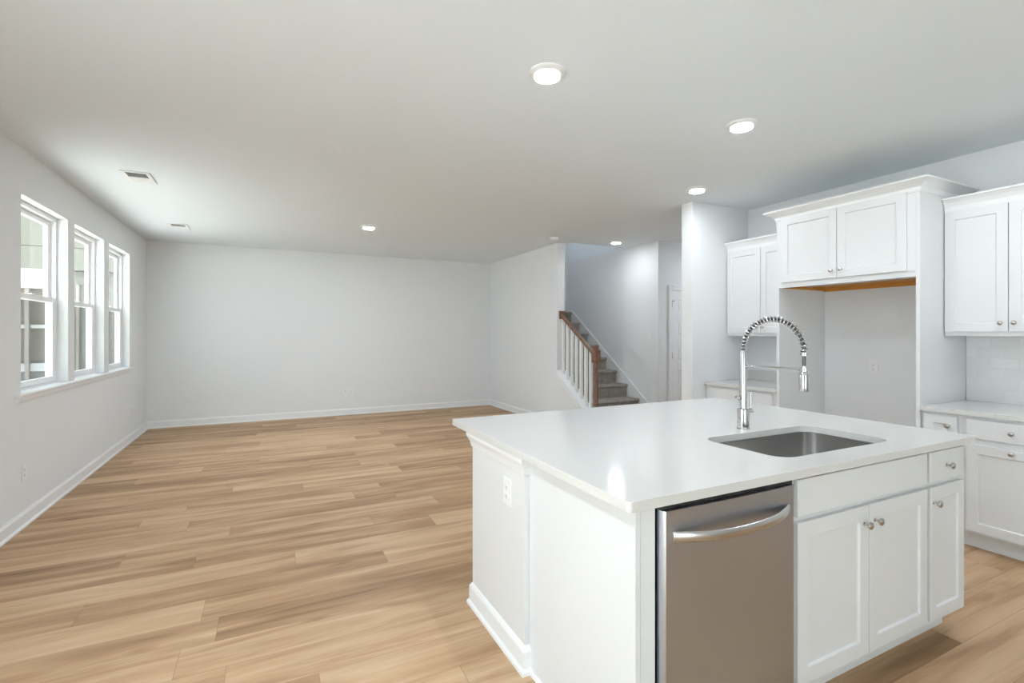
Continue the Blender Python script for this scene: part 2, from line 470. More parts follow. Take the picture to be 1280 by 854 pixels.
# ------------------------------------------------------------------ windows
def window(idx, y0, y1, lab):
    """double hung vinyl window set back in a drywall opening of the left wall"""
    xo = XL - .125                       # glass plane of the upper sash
    bm = NB()                            # outer frame
    fx0, fx1 = XL - TW + .005, XL - .075
    for a in ((y0, y0 + .03, WZ0, WZ1), (y1 - .03, y1, WZ0, WZ1), (y0 + .03, y1 - .03, WZ1 - .035, WZ1), (y0 + .03, y1 - .03, WZ0, WZ0 + .03)):
        box(bm, fx0, fx1, *a)
    for a in ((y0 + .03, y0 + .045), (y1 - .045, y1 - .03)):      # jamb track ribs
        box(bm, fx0 + .02, fx0 + .034, a[0], a[1], WZ0 + .03, WZ1 - .035)
    w = struct('window_%d' % idx, bm, 'vinyl', bevel=.002)
    w['label'] = lab
    zm = 1.672
    def sash(nm, xa, xb, za, zb, bot):
        bm = NB(); st = .048
        A, B = y0 + .032, y1 - .032
        box(bm, xa, xb, A, A + st, za, zb); box(bm, xa, xb, B - st, B, za, zb)
        box(bm, xa, xb, A + st, B - st, zb - .04, zb); box(bm, xa, xb, A + st, B - st, za, za + bot)
        o = link(nm, bm, 'vinyl', w, bevel=.003)
        bm = NB(); box(bm, (xa + xb) / 2 - .002, (xa + xb) / 2 + .002, A + st - .004, B - st + .004, za + bot - .004, zb - .036)
        link('glass', bm, 'glass', o)
        return o
    sash('upper_sash', xo - .018, xo + .012, zm - .01, WZ1 - .037, .034)
    s = sash('lower_sash', xo + .016, xo + .046, WZ0 + .032, zm + .03, .045)
    bm = NB(); box(bm, xo + .02, xo + .044, (y0 + y1) / 2 - .03, (y0 + y1) / 2 + .03, zm + .0302, zm + .042)
    link('sash_lock', bm, 'vinyl', s, bevel=.002)
    bm = NB(); box(bm, fx0 - .004, fx0 - .002, y0 + .03, y1 - .03, WZ0 + .02, zm)
    link('insect_screen', bm, 'screen', w)
    return w
window(1, *WIN[0], 'nearest of the three white double-hung windows, by the photo\'s left edge')
window(2, *WIN[1], 'middle of the three white double-hung windows in the left wall')
window(3, *WIN[2], 'farthest of the three white double-hung windows, closest to the back wall')
bm = NB()
SZ = WZ0 + .014
for a, b in WIN: box(bm, XL - .0745, XL, a + .001, b - .001, WZ0 + .0005, SZ)
prism(bm, [(XL + .0005, SZ - .022), (XL + .0005, SZ), (XL + .022, SZ), (XL + .028, SZ - .006), (XL + .028, SZ - .016), (XL + .022, SZ - .022)], 'y', 4.64, 7.90)
struct('trim_1', bm, 'trim', label='long white window sill running under the three windows')
bm = NB()
prism(bm, [(XL + .0005, SZ - .068), (XL + .0005, SZ - .0225), (XL + .016, SZ - .0225), (XL + .012, SZ - .05), (XL + .009, SZ - .06), (XL + .006, SZ - .068)], 'y', 4.67, 7.87)
struct('trim_2', bm, 'trim', label='narrow white apron moulding beneath the window sill')

# ------------------------------------------------------------------ hall door
bm = NB()
def casing(bm, x0, x1, z1):
    w = .062
    for a, b in ((x0 - w, x0), (x1, x1 + w)):
        box(bm, a, b, 5.482, 5.4999, 0, z1 + w)
        box(bm, a + (.0 if a < x0 else w - .014), a + (.014 if a < x0 else w), 5.474, 5.482, 0, z1 + w)
    box(bm, x0, x1, 5.482, 5.4999, z1, z1 + w)
    box(bm, x0, x1, 5.474, 5.482, z1 + w - .014, z1 + w)
casing(bm, DX0, DX1, DZ)
box(bm, DX0, DX0 + .012, 5.50, 5.62, 0, DZ); box(bm, DX1 - .012, DX1, 5.50, 5.62, 0, DZ); box(bm, DX0 + .012, DX1 - .012, 5.50, 5.62, DZ - .012, DZ)
d1 = struct('door_1', bm, 'trim', label='white five-panel interior door with dark hinges at the hall')
def door_leaf(w, h, rows):
    bm = NB(); T = .035; sw = .125; R = .010
    zs = [0]
    for a, b in rows: zs += [a, b]
    zs.append(h)
    # body behind, then stiles and rails standing proud
    box(bm, 0, w, R, T, 0, h)
    box(bm, 0, sw, 0, R, 0, h); box(bm, w - sw, w, 0, R, 0, h)
    for i in range(0, len(zs), 2): box(bm, sw, w - sw, 0, R, zs[i], zs[i + 1])
    for a, b in rows: box(bm, sw + .03, w - sw - .03, .003, R, a + .03, b - .03)
    return bm
rows = [(.26, .47), (.61, .82), (.97, 1.18), (1.34, 1.54), (1.70, 1.89)]
dl = link('door_leaf', door_leaf(DX1 - DX0 - .028, DZ - .022, rows), 'trim', d1, bevel=.003)
dl.location = (DX0 + .014, 5.512, .006)
for hz in (.22, 1.06, 1.82):
    bm = NB(); lathe(bm, [(0, 0), (.008, 0), (.008, .10), (0, .10)], 10, Matrix.Translation((DX0 + .012, 5.506, hz - .05)))
    box(bm, DX0 + .013, DX0 + .034, 5.5095, 5.5115, hz - .045, hz + .045)
    if hz > 1.8: box(bm, DX0 + .01, DX0 + .055, 5.490, 5.497, hz + .045, hz + .055)
    link('hinge', bm, 'bracket', d1)
bm = NB()
lathe(bm, [(.0, 0), (.028, 0), (.028, .006), (.012, .010), (.011, .03), (.026, .04), (.028, .055), (.018, .066), (0, .068)], 20,
      Matrix.Translation((DX1 - .07, 5.5119, .93)) @ Matrix.Rotation(PI / 2, 4, 'X'))
link('door_knob', bm, 'nickel', d1, smooth=True)

# ------------------------------------------------------------------ cabinets
STEP_X = Matrix.Rotation(0, 4, 'Z')
def shaker(x, z, w, h, stile=.058, t=.019, rec=.009, rail=None):
    """shaker door in local frame: front at y=-t, back at y=0"""
    bm = NB(); rail = rail or stile; ch = .004
    box_pts = lambda x0, x1, z0, z1, y: [(x0, y, z0), (x1, y, z0), (x1, y, z1), (x0, y, z1)]
    O = [bm.verts.new(p) for p in box_pts(x, x + w, z, z + h, -t)]
    I = [bm.verts.new(p) for p in box_pts(x + stile, x + w - stile, z + rail, z + h - rail, -t)]
    J = [bm.verts.new(p) for p in box_pts(x + stile + ch, x + w - stile - ch, z + rail + ch, z + h - rail - ch, -t + rec)]
    Bk = [bm.verts.new(p) for p in box_pts(x, x + w, z, z + h, -.0005)]
    for i in range(4):
        j = (i + 1) % 4
        bm.faces.new([O[i], O[j], I[j], I[i]]); bm.faces.new([I[i], I[j], J[j], J[i]]); bm.faces.new([O[j], O[i], Bk[i], Bk[j]])
    bm.faces.new(J); bm.faces.new(Bk[::-1])
    return bm
def slab(x, z, w, h, t=.019):
    bm = NB(); box(bm, x, x + w, -t, -.0005, z, z + h); return bm
KNOB = [(0, 0), (.0075, 0), (.0075, .002), (.0045, .004), (.0042, .014), (.009, .017), (.0138, .021), (.0150, .025), (.0135, .029), (.008, .0318), (0, .0325)]
def knob(parent, x, z, t=.019):
    bm = NB(); lathe(bm, KNOB, 20, Matrix.Translation((x, -t, z)) @ Matrix.Rotation(PI / 2, 4, 'X'))
    return link('knob', bm, 'nickel', parent, smooth=True)
def door(parent, x, z, w, h, kx=None, kz=None, **k):
    o = link('door', shaker(x, z, w, h, **k), 'cab', parent, bevel=.0018)
    if kx is not None: knob(o, kx, kz)
    return o
def drawer(parent, x, z, w, h, kx=None, kz=None, name='drawer'):
    o = link(name, slab(x, z, w, h), 'cab', parent, bevel=.004)
    if kx is not None: knob(o, kx, kz)
    return o
def base_body(w, d, h, toe=.11, rec=.075, open_top=False):
    bm = NB()
    if open_top:
        box(bm, 0, .019, 0, d, toe, h); box(bm, w - .019, w, 0, d, toe, h)
        box(bm, .019, w - .019, d - .012, d, toe, h); box(bm, .019, w - .019, 0, d - .012, toe, toe + .018)
        box(bm, .019, w - .019, 0, .019, toe + .018, .62)     # closed front below the false drawer
        box(bm, .019, w - .019, 0, .019, .62, h)
    else:
        box(bm, 0, w, 0, d, toe, h)
    return bm
def toe_kick(parent, w, d, rec=.075, toe=.11, x0=0):
    bm = NB(); box(bm, x0, w, rec, d, 0, toe - .0005)
    return link('toe_kick', bm, 'toe', parent)

# ---- island
IY = 1.14                     # face frame plane
IT = .889                     # cabinet top
CT = .92                      # counter top
I0, I1 = .967, 2.935
# sink base cabinet
sb = thing('sink_base_cabinet', 'white island sink cabinet with two shaker doors under a wide false drawer front', 'cabinet', (1.664, IY, 0))
wS = 2.576 - 1.664
link('body', base_body(wS, .60, IT, open_top=True), 'cab', sb, bevel=.001)
toe_kick(sb, wS, .60)
drawer(sb, .022, .741, wS - .032, .135, name='false_drawer_front')
hw = (wS - .032 - .004) / 2
door(sb, .022, .135, hw, .585, .022 + hw - .034, .652)
door(sb, .022 + hw + .004, .135, hw, .585, .022 + hw + .004 + .034, .655)
# narrow cabinet
nc = thing('island_end_cabinet', 'narrow white island cabinet with one small drawer above one door, right of the sink doors', 'cabinet', (2.5765, IY, 0))
wN = I1 - 2.5765
link('body', base_body(wN, .60, IT), 'cab', nc, bevel=.001)
toe_kick(nc, wN - .02, .60)
drawer(nc, .012, .741, .300, .135, .150, .808)
door(nc, .012, .135, .300, .585, .038, .655, stile=.052)
# end panel + filler by the dishwasher
ep = thing('side_panel_unit', 'plain white end panel and filler strip at the left of the dishwasher', 'cabinet panel', (I0, IY, 0))
bm = NB(); box(bm, 0, .019, 0, .655, 0, IT); link('panel', bm, 'cab', ep, bevel=.001)
bm = NB(); box(bm, .0195, .075, 0, .019, 0, IT); link('filler_strip', bm, 'cab', ep)
bm = NB(); prism(bm, [(-.010, 0), (0, 0), (0, .02), (-.004, .02), (-.008, .014)], 'y', 0, .6545); link('shoe_moulding', bm, 'trim', ep)
# knee wall block
KY0, KY1 = 1.797, 2.375
KX0, KX1 = .945, 2.925
kw = thing('island_knee_wall', 'white island knee wall with tall base moulding and crown trim under the counter overhang', 'island wall', (KX0, KY0, 0))
bm = NB(); box(bm, 0, KX1 - KX0, 0, KY1 - KY0, 0, IT); link('wall_block', bm, 'cab', kw)
bm = NB()
SK = [(0, 0), (.024, 0), (.024, .014), (.018, .022), (.014, .024), (.014, .090), (.010, .100), (.004, .108), (0, .112)]
w_, d_ = KX1 - KX0, KY1 - KY0
pth = [(.03, 0), (0, 0), (0, d_), (w_, d_), (w_, 0), (w_ - .03, 0)]
sweep(bm, [(-o, z) for o, z in SK], pth); link('base_moulding', bm, 'trim', kw)
bm = NB()
CR = [(0, IT - .075), (.006, IT - .075), (.008, IT - .064), (.013, IT - .045), (.022, IT - .028), (.026, IT - .02), (.026, IT - .0005), (0, IT - .0005)]
sweep(bm, [(-o, z) for o, z in CR], pth); link('crown_moulding', bm, 'trim', kw)

# countertop with sink cutout
CX0, CX1, CY0, CY1 = .911, 2.952, 1.100, 2.607
SX0, SX1, SY0, SY1 = 1.755, 2.505, 1.222, 1.625
def slab_with_hole(outer, inner, z0, z1):
    bm = NB(); eds = []
    for lp in (outer, inner):
        if not lp: continue
        vs = [bm.verts.new((p[0], p[1], z0)) for p in lp]
        eds += [bm.edges.new((vs[i], vs[(i + 1) % len(vs)])) for i in range(len(vs))]
    bmesh.ops.triangle_fill(bm, use_beauty=True, edges=eds)
    g = bmesh.ops.extrude_face_region(bm, geom=bm.faces[:])
    bmesh.ops.translate(bm, verts=[v for v in g['geom'] if isinstance(v, bmesh.types.BMVert)], vec=(0, 0, z1 - z0))
    return bm
bm = slab_with_hole(rrect(CX0, CX1, CY0, CY1, .016, 5), rrect(SX0, SX1, SY0, SY1, .075, 8), IT + .0005, CT)
ict = link('island_countertop', bm, 'quartz', bevel=.0025)
tag(ict, 'large white quartz island countertop with a sink cutout', 'countertop')

# sink
sk = thing('undermount_sink', 'single-bowl stainless steel sink set under the island countertop', 'sink', ((SX0 + SX1) / 2, (SY0 + SY1) / 2, .66))
hx, hy = (SX1 - SX0) / 2, (SY1 - SY0) / 2
bm = NB()
loops = []
prof = [(-.018, .2285, .078), (.004, .2285, .074), (.004, .20, .074), (.006, .06, .072), (.012, .03, .066), (.03, .010, .055), (.06, .002, .04), (.10, .0, .03)]
for ins, z, r in prof:
    loops.append([bm.verts.new((p[0], p[1], z)) for p in rrect(-hx + ins, hx - ins, -hy + ins, hy - ins, max(.02, r), 8)])
for a, b in zip(loops, loops[1:]):
    for k in range(len(a)):
        l = (k + 1) % len(a); bm.faces.new([a[k], a[l], b[l], b[k]])
bm.faces.new(loops[-1])
so = link('bowl', bm, 'sink', sk, smooth=True)
md = so.modifiers.new('thick', 'SOLIDIFY'); md.thickness = .0015; md.offset = -1
bm = NB(); lathe(bm, [(0, .001), (.030, .001), (.034, .004), (.044, .005), (.045, .001)], 28, Matrix.Translation((0, 0, .0012)))
link('drain', bm, 'chrome', sk, smooth=True)

# faucet
FX, FY = 2.129, 1.700
fa = thing('kitchen_faucet', 'tall polished steel spring-neck faucet on the island beside the sink', 'faucet', (FX, FY, CT))
bm = NB(); lathe(bm, [(0, .0005), (.031, .0005), (.031, .004), (.0285, .006), (.0285, .095), (.027, .100), (.018, .102), (0, .102)], 32); link('base', bm, 'chrome', fa, smooth=True)
bm = NB(); lathe(bm, [(0, .1025), (.0175, .1025), (.0175, .386), (.016, .392), (.0, .393)], 28); link('column', bm, 'chrome', fa, smooth=True)
# neck path: up, half circle over the sink, down
R_ = .156; zc = .400
path = [(0, 0, z) for z in (.394, .40)]
path += [(0, -R_ + R_ * math.cos(t), zc + R_ * .93 * math.sin(t)) for t in [PI * k / 40 for k in range(0, 41)]]
path += [(0, -2 * R_, z) for z in (.396, .392)]
bm = NB(); tube(bm, path + [(0, -2 * R_, .318)], .0075, 10); link('hose', bm, 'hose', fa, smooth=True)
# coil around the path
pv = [Vector(p) for p in path]; cum = [0]
for a, b in zip(pv, pv[1:]): cum.append(cum[-1] + (b - a).length)
tot = cum[-1]; turns = int(tot / .0175)
def at(s):
    for i in range(len(pv) - 1):
        if s <= cum[i + 1] or i == len(pv) - 2:
            f = (s - cum[i]) / max(1e-9, cum[i + 1] - cum[i]); return pv[i].lerp(pv[i + 1], f), (pv[i + 1] - pv[i]).normalized()
hel = []
N = turns * 12
for k in range(N + 1):
    p, t = at(tot * k / N)
    nx = Vector((1, 0, 0)); ny = t.cross(nx).normalized(); a = 2 * PI * turns * k / N
    hel.append(p + (nx * math.cos(a) + ny * math.sin(a)) * .0125)
bm = NB(); tube(bm, hel, .0034, 6); link('spring', bm, 'chrome', fa, smooth=True)
bm = NB(); lathe(bm, [(0, 0), (.016, 0), (.016, .014), (.0, .014)], 24, Matrix.Translation((0, -2 * R_, .378))); link('spring_collar', bm, 'chrome', fa, smooth=True)
bm = NB(); lathe(bm, [(0, 0), (.019, 0), (.0205, .006), (.0205, .074), (.018, .082), (.011, .088), (.011, .112), (0, .112)], 28, Matrix.Translation((0, -2 * R_, .220)))
link('spray_head', bm, 'chrome', fa, smooth=True)
bm = NB(); tube(bm, [(0, -.016, .312), (0, -.285, .316)], .0075, 12)
lathe(bm, [(.0125, -.008), (.0155, -.008), (.0155, .008), (.0125, .008), (.0125, -.008)], 24, Matrix.Translation((0, -2 * R_, .316)))
box(bm, -.005, .005, -.296, -.280, .309, .323)
link('support_arm', bm, 'chrome', fa, smooth=True)
bm = NB(); tube(bm, [(.027, 0, .085), (.062, 0, .085)], .013, 18); tube(bm, [(.054, 0, .090), (.058, .002, .178)], .0048, 10)
link('lever_handle', bm, 'chrome', fa, smooth=True)
bm = NB(); tube(bm, [(-.030 + .010 * math.cos(t), 0, .156 + .010 * math.sin(t)) for t in [2 * PI * k / 16 for k in range(17)]], .003, 6, cap=False)
tube(bm, [(-.0176, 0, .156), (-.022, 0, .156)], .004, 8)
link('holder_ring', bm, 'chrome', fa, smooth=True)

# dishwasher
DW0, DW1 = 1.048, 1.655
dw = thing('dishwasher', 'stainless steel dishwasher with a bowed bar handle built into the island', 'dishwasher', (DW0, IY, 0))
wd = DW1 - DW0
bm = NB(); box(bm, .004, wd - .004, .004, .57, .02, .862); link('tub', bm, 'rubber', dw)
bm = NB(); box(bm, .001, wd - .001, -.020, .0035, .8682, .8885); link('control_strip', bm, 'rubber', dw, bevel=.002)
bm = NB()
pf = [(.004, .0035), (.004, -.020), (.010, -.030)]
pf += [(.010 + (wd - .020) * k / 16, -.030 - .006 * math.sin(PI * k / 16)) for k in range(1, 16)]
pf += [(wd - .010, -.030), (wd - .004, -.020), (wd - .004, .0035)]
prism(bm, pf, 'z', .105, .868); o = link('door', bm, 'steel', dw, smooth=True)
bm = NB()   # bowed handle
hx0, hx1 = .030, wd - .045
ring = []; NH = 30
for k in range(NH + 1):
    s = k / NH; x = hx0 + (hx1 - hx0) * s
    y = -.034 - .050 * (1 - abs(2 * s - 1) ** 2.6)
    z = .792 - .006 * math.sin(PI * s)
    hh = .0165; th = .007
    ring.append([bm.verts.new((x, y + th * math.cos(a) * (1), z + hh * math.copysign(abs(math.sin(a)) ** .7, math.sin(a)))) for a in [2 * PI * q / 14 for q in range(14)]])
for a, b in zip(ring, ring[1:]):
    for k in range(14):
        l = (k + 1) % 14; bm.faces.new([a[k], a[l], b[l], b[k]])
bm.faces.new(ring[0][::-1]); bm.faces.new(ring[-1])
link('handle', bm, 'handle', dw, smooth=True)
bm = NB(); box(bm, .004, wd - .004, .06, .068, .0, .10); link('kick_plate', bm, 'rubber', dw)

# ---- outlets and switches (local frame: plate on plane y=0 facing -y)
def outlet(name, label, cat, loc, rz, kind, w=.070, h=.115, group=None):
    t = thing(name, label, cat, loc, rz, group)
    bm = NB(); box(bm, -w / 2, w / 2, -.006, -.0003, -h / 2, h / 2); link('plate', bm, 'plate', t, bevel=.002)
    def recept(cx):
        bm = NB()
        for s in (-1, 1):
            prism(bm, [(cx + .0165 * math.cos(a) , s * .0195 + .0135 * math.sin(a)) for a in [2 * PI * k / 16 for k in range(16)]], 'y', -.0085, -.006)
        r = link('receptacle', bm, 'plate', t)
        for s in (-1, 1):
            for q in (-.0065, .0065):
                bm = NB(); box(bm, cx + q - .0012, cx + q + .0012, -.0088, -.0085, s * .0195 - .002, s * .0195 + .007); link('slot', bm, 'slot', r)
            bm = NB(); box(bm, cx - .002, cx + .002, -.0088, -.0085, s * .0195 - .0085, s * .0195 - .0045); link('slot', bm, 'slot', r)
    if kind == 'duplex': recept(0)
    if kind == 'rocker':
        bm = NB(); prism(bm, [(-.006, -.033), (-.0105, -.033), (-.0075, .033), (-.006, .033)], 'x', -.0165, .0165); link('rocker', bm, 'plate', t, bevel=.001)
    if kind == 'cable':
        bm = NB(); lathe(bm, [(0, 0), (.0075, 0), (.0075, .004), (.0045, .005), (.0045, .012), (0, .012)], 12, Matrix.Translation((0, -.006, .012)) @ Matrix.Rotation(PI / 2, 4, 'X'))
        link('cable_jack', bm, 'bracket', t)
    return t
outlet('wall_outlet', 'white duplex outlet beside a cable plate on the back wall, right plate of the pair', 'outlet', (1.262, YB, .389), 0, 'duplex')
outlet('cable_plate', 'white cable jack plate on the back wall, left plate of the pair', 'wall plate', (1.168, YB, .389), 0, 'cable')
outlet('wall_outlet', 'white outlet low on the left wall below the nearest window', 'outlet', (XL, 4.77, .386), PI / 2, 'duplex')
outlet('wall_outlet', 'white outlet low on the left wall near the back corner', 'outlet', (XL, 7.93, .386), PI / 2, 'duplex')
outlet('wall_outlet', 'white outlet low on the wall below the stair railing', 'outlet', (XS0, 7.456, .386), -PI / 2, 'duplex')
outlet('wall_outlet', 'white outlet in the empty refrigerator alcove', 'outlet', (XR, 2.45, 1.10), -PI / 2, 'duplex', w=.075, h=.118)
outlet('light_switch', 'white rocker light switch on the wall beside the stairs', 'light switch', (XH, 5.68, 1.34), -PI / 2, 'rocker')
outlet('island_outlet', 'white outlet on the end of the island knee wall', 'outlet', (KX0, 1.955, .70), -PI / 2, 'duplex', w=.075, h=.12)

# ---- right run of base cabinets (local x runs towards the camera)
FXR = 4.068; RZ = -PI / 2
RT = .865
def ybase(y): return (FXR, y, 0)
DEP = XR - FXR - .002
bc = thing('base_cabinet', 'narrow white base cabinet with one door beside the refrigerator side panel', 'cabinet', ybase(1.812), RZ)
link('body', base_body(.2215, DEP, RT), 'cab', bc, bevel=.001); toe_kick(bc, .2215, DEP)
door(bc, .020, .125, .182, .718, .160, .782, stile=.052)
bc = thing('base_cabinet', 'white base cabinet with one drawer over one centre-knob door, at the photo\'s right edge', 'cabinet', ybase(1.590), RZ)
link('body', base_body(.50, DEP, RT), 'cab', bc, bevel=.001); toe_kick(bc, .50, DEP)
drawer(bc, .028, .722, .446, .122, .251, .784)
door(bc, .028, .125, .446, .560, .251, .662)
bc = thing('base_cabinet', 'white two-door base cabinet nearest the camera along the kitchen wall', 'cabinet', ybase(1.089), RZ)
link('body', base_body(.80, DEP, RT), 'cab', bc, bevel=.001); toe_kick(bc, .80, DEP)
drawer(bc, .028, .722, .37, .122, .21, .784); drawer(bc, .402, .722, .37, .122, .587, .784)
door(bc, .028, .125, .37, .560, .36, .64); door(bc, .402, .125, .37, .560, .44, .64)
bm = slab_with_hole(rrect(FXR - .030, XR - .001, .26, 1.812, .004, 2), None, RT + .0005, .8955)
tag(link('wall_countertop', bm, 'quartz', bevel=.002), 'white quartz countertop along the right kitchen wall below the tiles', 'countertop')
bm = NB(); box(bm, XR - .009, XR - .0005, .26, 1.8125, .896, 1.376)
tag(link('tile_backsplash', bm, 'tile'), 'glossy white subway tile backsplash on the right kitchen wall', 'backsplash')

# ---- nook base (left of refrigerator alcove)
bc = thing('base_cabinet', 'white base cabinet in the nook between the end wall and the refrigerator alcove', 'cabinet', ybase(3.694), RZ)
link('body', base_body(.80, DEP, RT), 'cab', bc, bevel=.001); toe_kick(bc, .80, DEP)
drawer(bc, .045, .722, .710, .122, .40, .784)
door(bc, .045, .125, .35, .560, .36, .64); door(bc, .400, .125, .355, .560, .434, .64)
bm = slab_with_hole(rrect(FXR - .030, XR - .001, 2.893, 3.697, .004, 2), None, RT + .0005, .8955)
tag(link('wall_countertop', bm, 'quartz', bevel=.002), 'short white quartz countertop in the nook beside the end wall', 'countertop')
bm = NB(); box(bm, XR - .016, XR - .0005, 2.893, 3.697, .896, .996); box(bm, FXR + .0, XR - .016, 3.683, 3.698, .896, .8965)
link('backsplash_strip', bm, 'quartz'); tag(D.objects['backsplash_strip'], 'low white quartz upstand behind the nook countertop', 'backsplash')

# ---- upper cabinets
UX = 4.388; UD = XR - UX - .002
CRU = lambda zt, hgt, out: [(0, zt - hgt), (.004, zt - hgt), (.008, zt - hgt + .012), (.012, zt - hgt * .62), (out * .5, zt - hgt * .36), (out * .85, zt - .016), (out, zt - .012), (out, zt), (0, zt)]
def upper(label, y, w, z0, z1, ndoor, dw_, x0, crown_path):
    t = thing('upper_cabinet', label, 'cabinet', (UX, y, 0), RZ)
    bm = NB(); box(bm, 0, w, 0, UD, z0, z1); link('body', bm, 'cab', t, bevel=.001)
    for i in range(ndoor):
        xa = x0 + i * (dw_ + .004)
        kx = xa + dw_ - .032 if i % 2 == 0 else xa + .032
        door(t, xa, z0 + .030, dw_, z1 - z0 - .045, kx, z0 + .088)
    if crown_path:
        bm = NB(); sweep(bm, CRU(z1 + .085, .10, .055), crown_path); link('crown_moulding', bm, 'trim', t)
    return t
upper('white two-door wall cabinet at the photo\'s right edge above the tiles', 1.812, .695, 1.377, 2.275, 2, .340, .004, [(0, 0), (.695, 0)])
upper('white two-door wall cabinet nearest the camera above the tiles', 1.1165, .80, 1.377, 2.275, 2, .393, .005, [(0, 0), (.80, 0), (.80, UD)])
upper('white two-door wall cabinet in the nook, beside the end wall', 3.697, .80, 1.366, 2.262, 2, .392, .010, [(0, 0), (.80, 0)])

# ---- refrigerator surround
FF = 4.052
rf = thing('refrigerator_surround', 'tall white surround around the empty refrigerator alcove with a two-door cabinet above', 'cabinet', (FF, 2.892, 0), RZ)
WF = 2.892 - 1.815; DF = XR - FF - .002
for xa in (0, WF - .024):
    bm = NB(); box(bm, xa, xa + .024, 0, DF, 0, 1.7985); box(bm, xa, xa + .024, 0, DF, 1.7985, 2.40)
    link('side_panel', bm, 'cab', rf, bevel=.001)
bm = NB()
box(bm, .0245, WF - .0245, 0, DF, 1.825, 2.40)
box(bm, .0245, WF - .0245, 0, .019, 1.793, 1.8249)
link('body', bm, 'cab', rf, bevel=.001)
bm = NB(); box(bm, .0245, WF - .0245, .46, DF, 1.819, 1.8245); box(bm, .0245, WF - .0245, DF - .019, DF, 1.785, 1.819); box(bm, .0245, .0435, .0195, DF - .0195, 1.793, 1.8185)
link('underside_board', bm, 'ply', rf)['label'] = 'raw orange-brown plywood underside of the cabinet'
dwid = .4705
door(rf, .055, 1.838, dwid, .555, .055 + dwid - .034, 1.896)
door(rf, .055 + dwid + .004, 1.838, dwid, .555, .055 + dwid + .004 + .034, 1.900)
bm = NB(); sweep(bm, CRU(2.468, .085, .078), [(0, DF), (0, 0), (WF, 0), (WF, DF)]); link('crown_moulding', bm, 'trim', rf)
bm = NB(); box(bm, 0, WF, 0, DF, 2.4005, 2.455); link('top_filler', bm, 'cab', rf)

# ------------------------------------------------------------------ ceiling lamps
def lamp(x, y, label, w=LAMP_W):
    t = thing('recessed_light', label, 'ceiling light', (x, y, C), 0, 'recessed ceiling lights')
    bm = NB()
    lathe(bm, [(.060, -.0003), (.092, -.0003), (.093, -.006), (.088, -.012), (.068, -.019), (.062, -.015), (.060, -.0003)], 40)
    link('trim_ring', bm, 'plate', t, smooth=True)
    bm = NB(); lathe(bm, [(.0665, -.0185), (.060, -.0235), (.040, -.027), (0, -.028)], 36)
    ln = link('lens', bm, 'lens', t, smooth=True); ln['label'] = 'glowing white lens'
    ld = D.lights.new('lamp_glow', 'AREA'); ld.shape = 'DISK'; ld.size = .13; ld.energy = w; ld.color = LAMP_COL; ld.spread = PI
    lo = D.objects.new('lamp_glow', ld); COL.objects.link(lo); lo.parent = t; lo.location = (0, 0, -.0295)
    lo.visible_camera = True
    return t
lamp(1.283, 2.191, 'round ceiling light nearest the camera, above the island\'s left part')
lamp(2.721, 2.185, 'round ceiling light above the island\'s right part')
lamp(3.572, 3.353, 'round ceiling light just in front of the end wall pillar', 2.8)
lamp(3.572, .90, 'round ceiling light over the aisle, out of the photo\'s right side', 4.5)  # added out of view to lift the right floor and cabinets
lamp(-.60, 1.40, 'round ceiling light beside the camera, out of the photo\'s top', 13)  # added out of view as fill for the near left floor
lamp(6.3, 4.70, 'unseen round ceiling light added to brighten the hall behind the kitchen end wall', 7)  # added behind the wall to lift the dark hall
lamp(1.129, 6.365, 'round ceiling light over the empty living area', 14)
lamp(4.575, 5.819, 'round ceiling light beside the staircase', 2.1)

# smoke detector
sd = thing('smoke_detector', 'small round white smoke detector on the ceiling near the stairs', 'smoke detector', (3.60, 5.96, C))
bm = NB(); lathe(bm, [(0, -.0003), (.066, -.0003), (.066, -.010), (.060, -.012)], 32); link('base', bm, 'plate', sd, smooth=True)
bm = NB(); lathe(bm, [(.060, -.0105), (.058, -.032), (.050, -.040), (.020, -.042), (0, -.042)], 32); link('cover', bm, 'plate', sd, smooth=True)

# vents
def vent(x, y, label):
    t = thing('ceiling_vent', label, 'ceiling vent', (x, y, C), 0)
    w, l = .205, .345
    bm = NB()
    for a in ((-w / 2, -w / 2 + .03, -l / 2, l / 2), (w / 2 - .03, w / 2, -l / 2, l / 2), (-w / 2 + .03, w / 2 - .03, -l / 2, -l / 2 + .03), (-w / 2 + .03, w / 2 - .03, l / 2 - .03, l / 2)):
        box(bm, *a, -.008, -.0003)
    link('frame', bm, 'plate', t, bevel=.002)
    bm = NB()
    n = 14
    for k in range(n):
        yc = -l / 2 + .036 + (l - .072) * k / (n - 1)
        s = -1 if k < n // 2 else 1
        prism(bm, [(yc - s * .006, -.0035), (yc - s * .005, -.0028), (yc + s * .009, -.0095), (yc + s * .008, -.0102)], 'x', -w / 2 + .0305, w / 2 - .0305)
    link('louvre', bm, 'plate', t)
    bm = NB(); box(bm, -w / 2 + .0305, w / 2 - .0305, -l / 2 + .0305, l / 2 - .0305, -.0012, -.0003); link('duct_back', bm, 'bracket', t)
vent(-1.0, 5.22, 'white rectangular ceiling vent nearer the camera')
vent(-1.01, 7.40, 'white rectangular ceiling vent farther off, near the back wall')

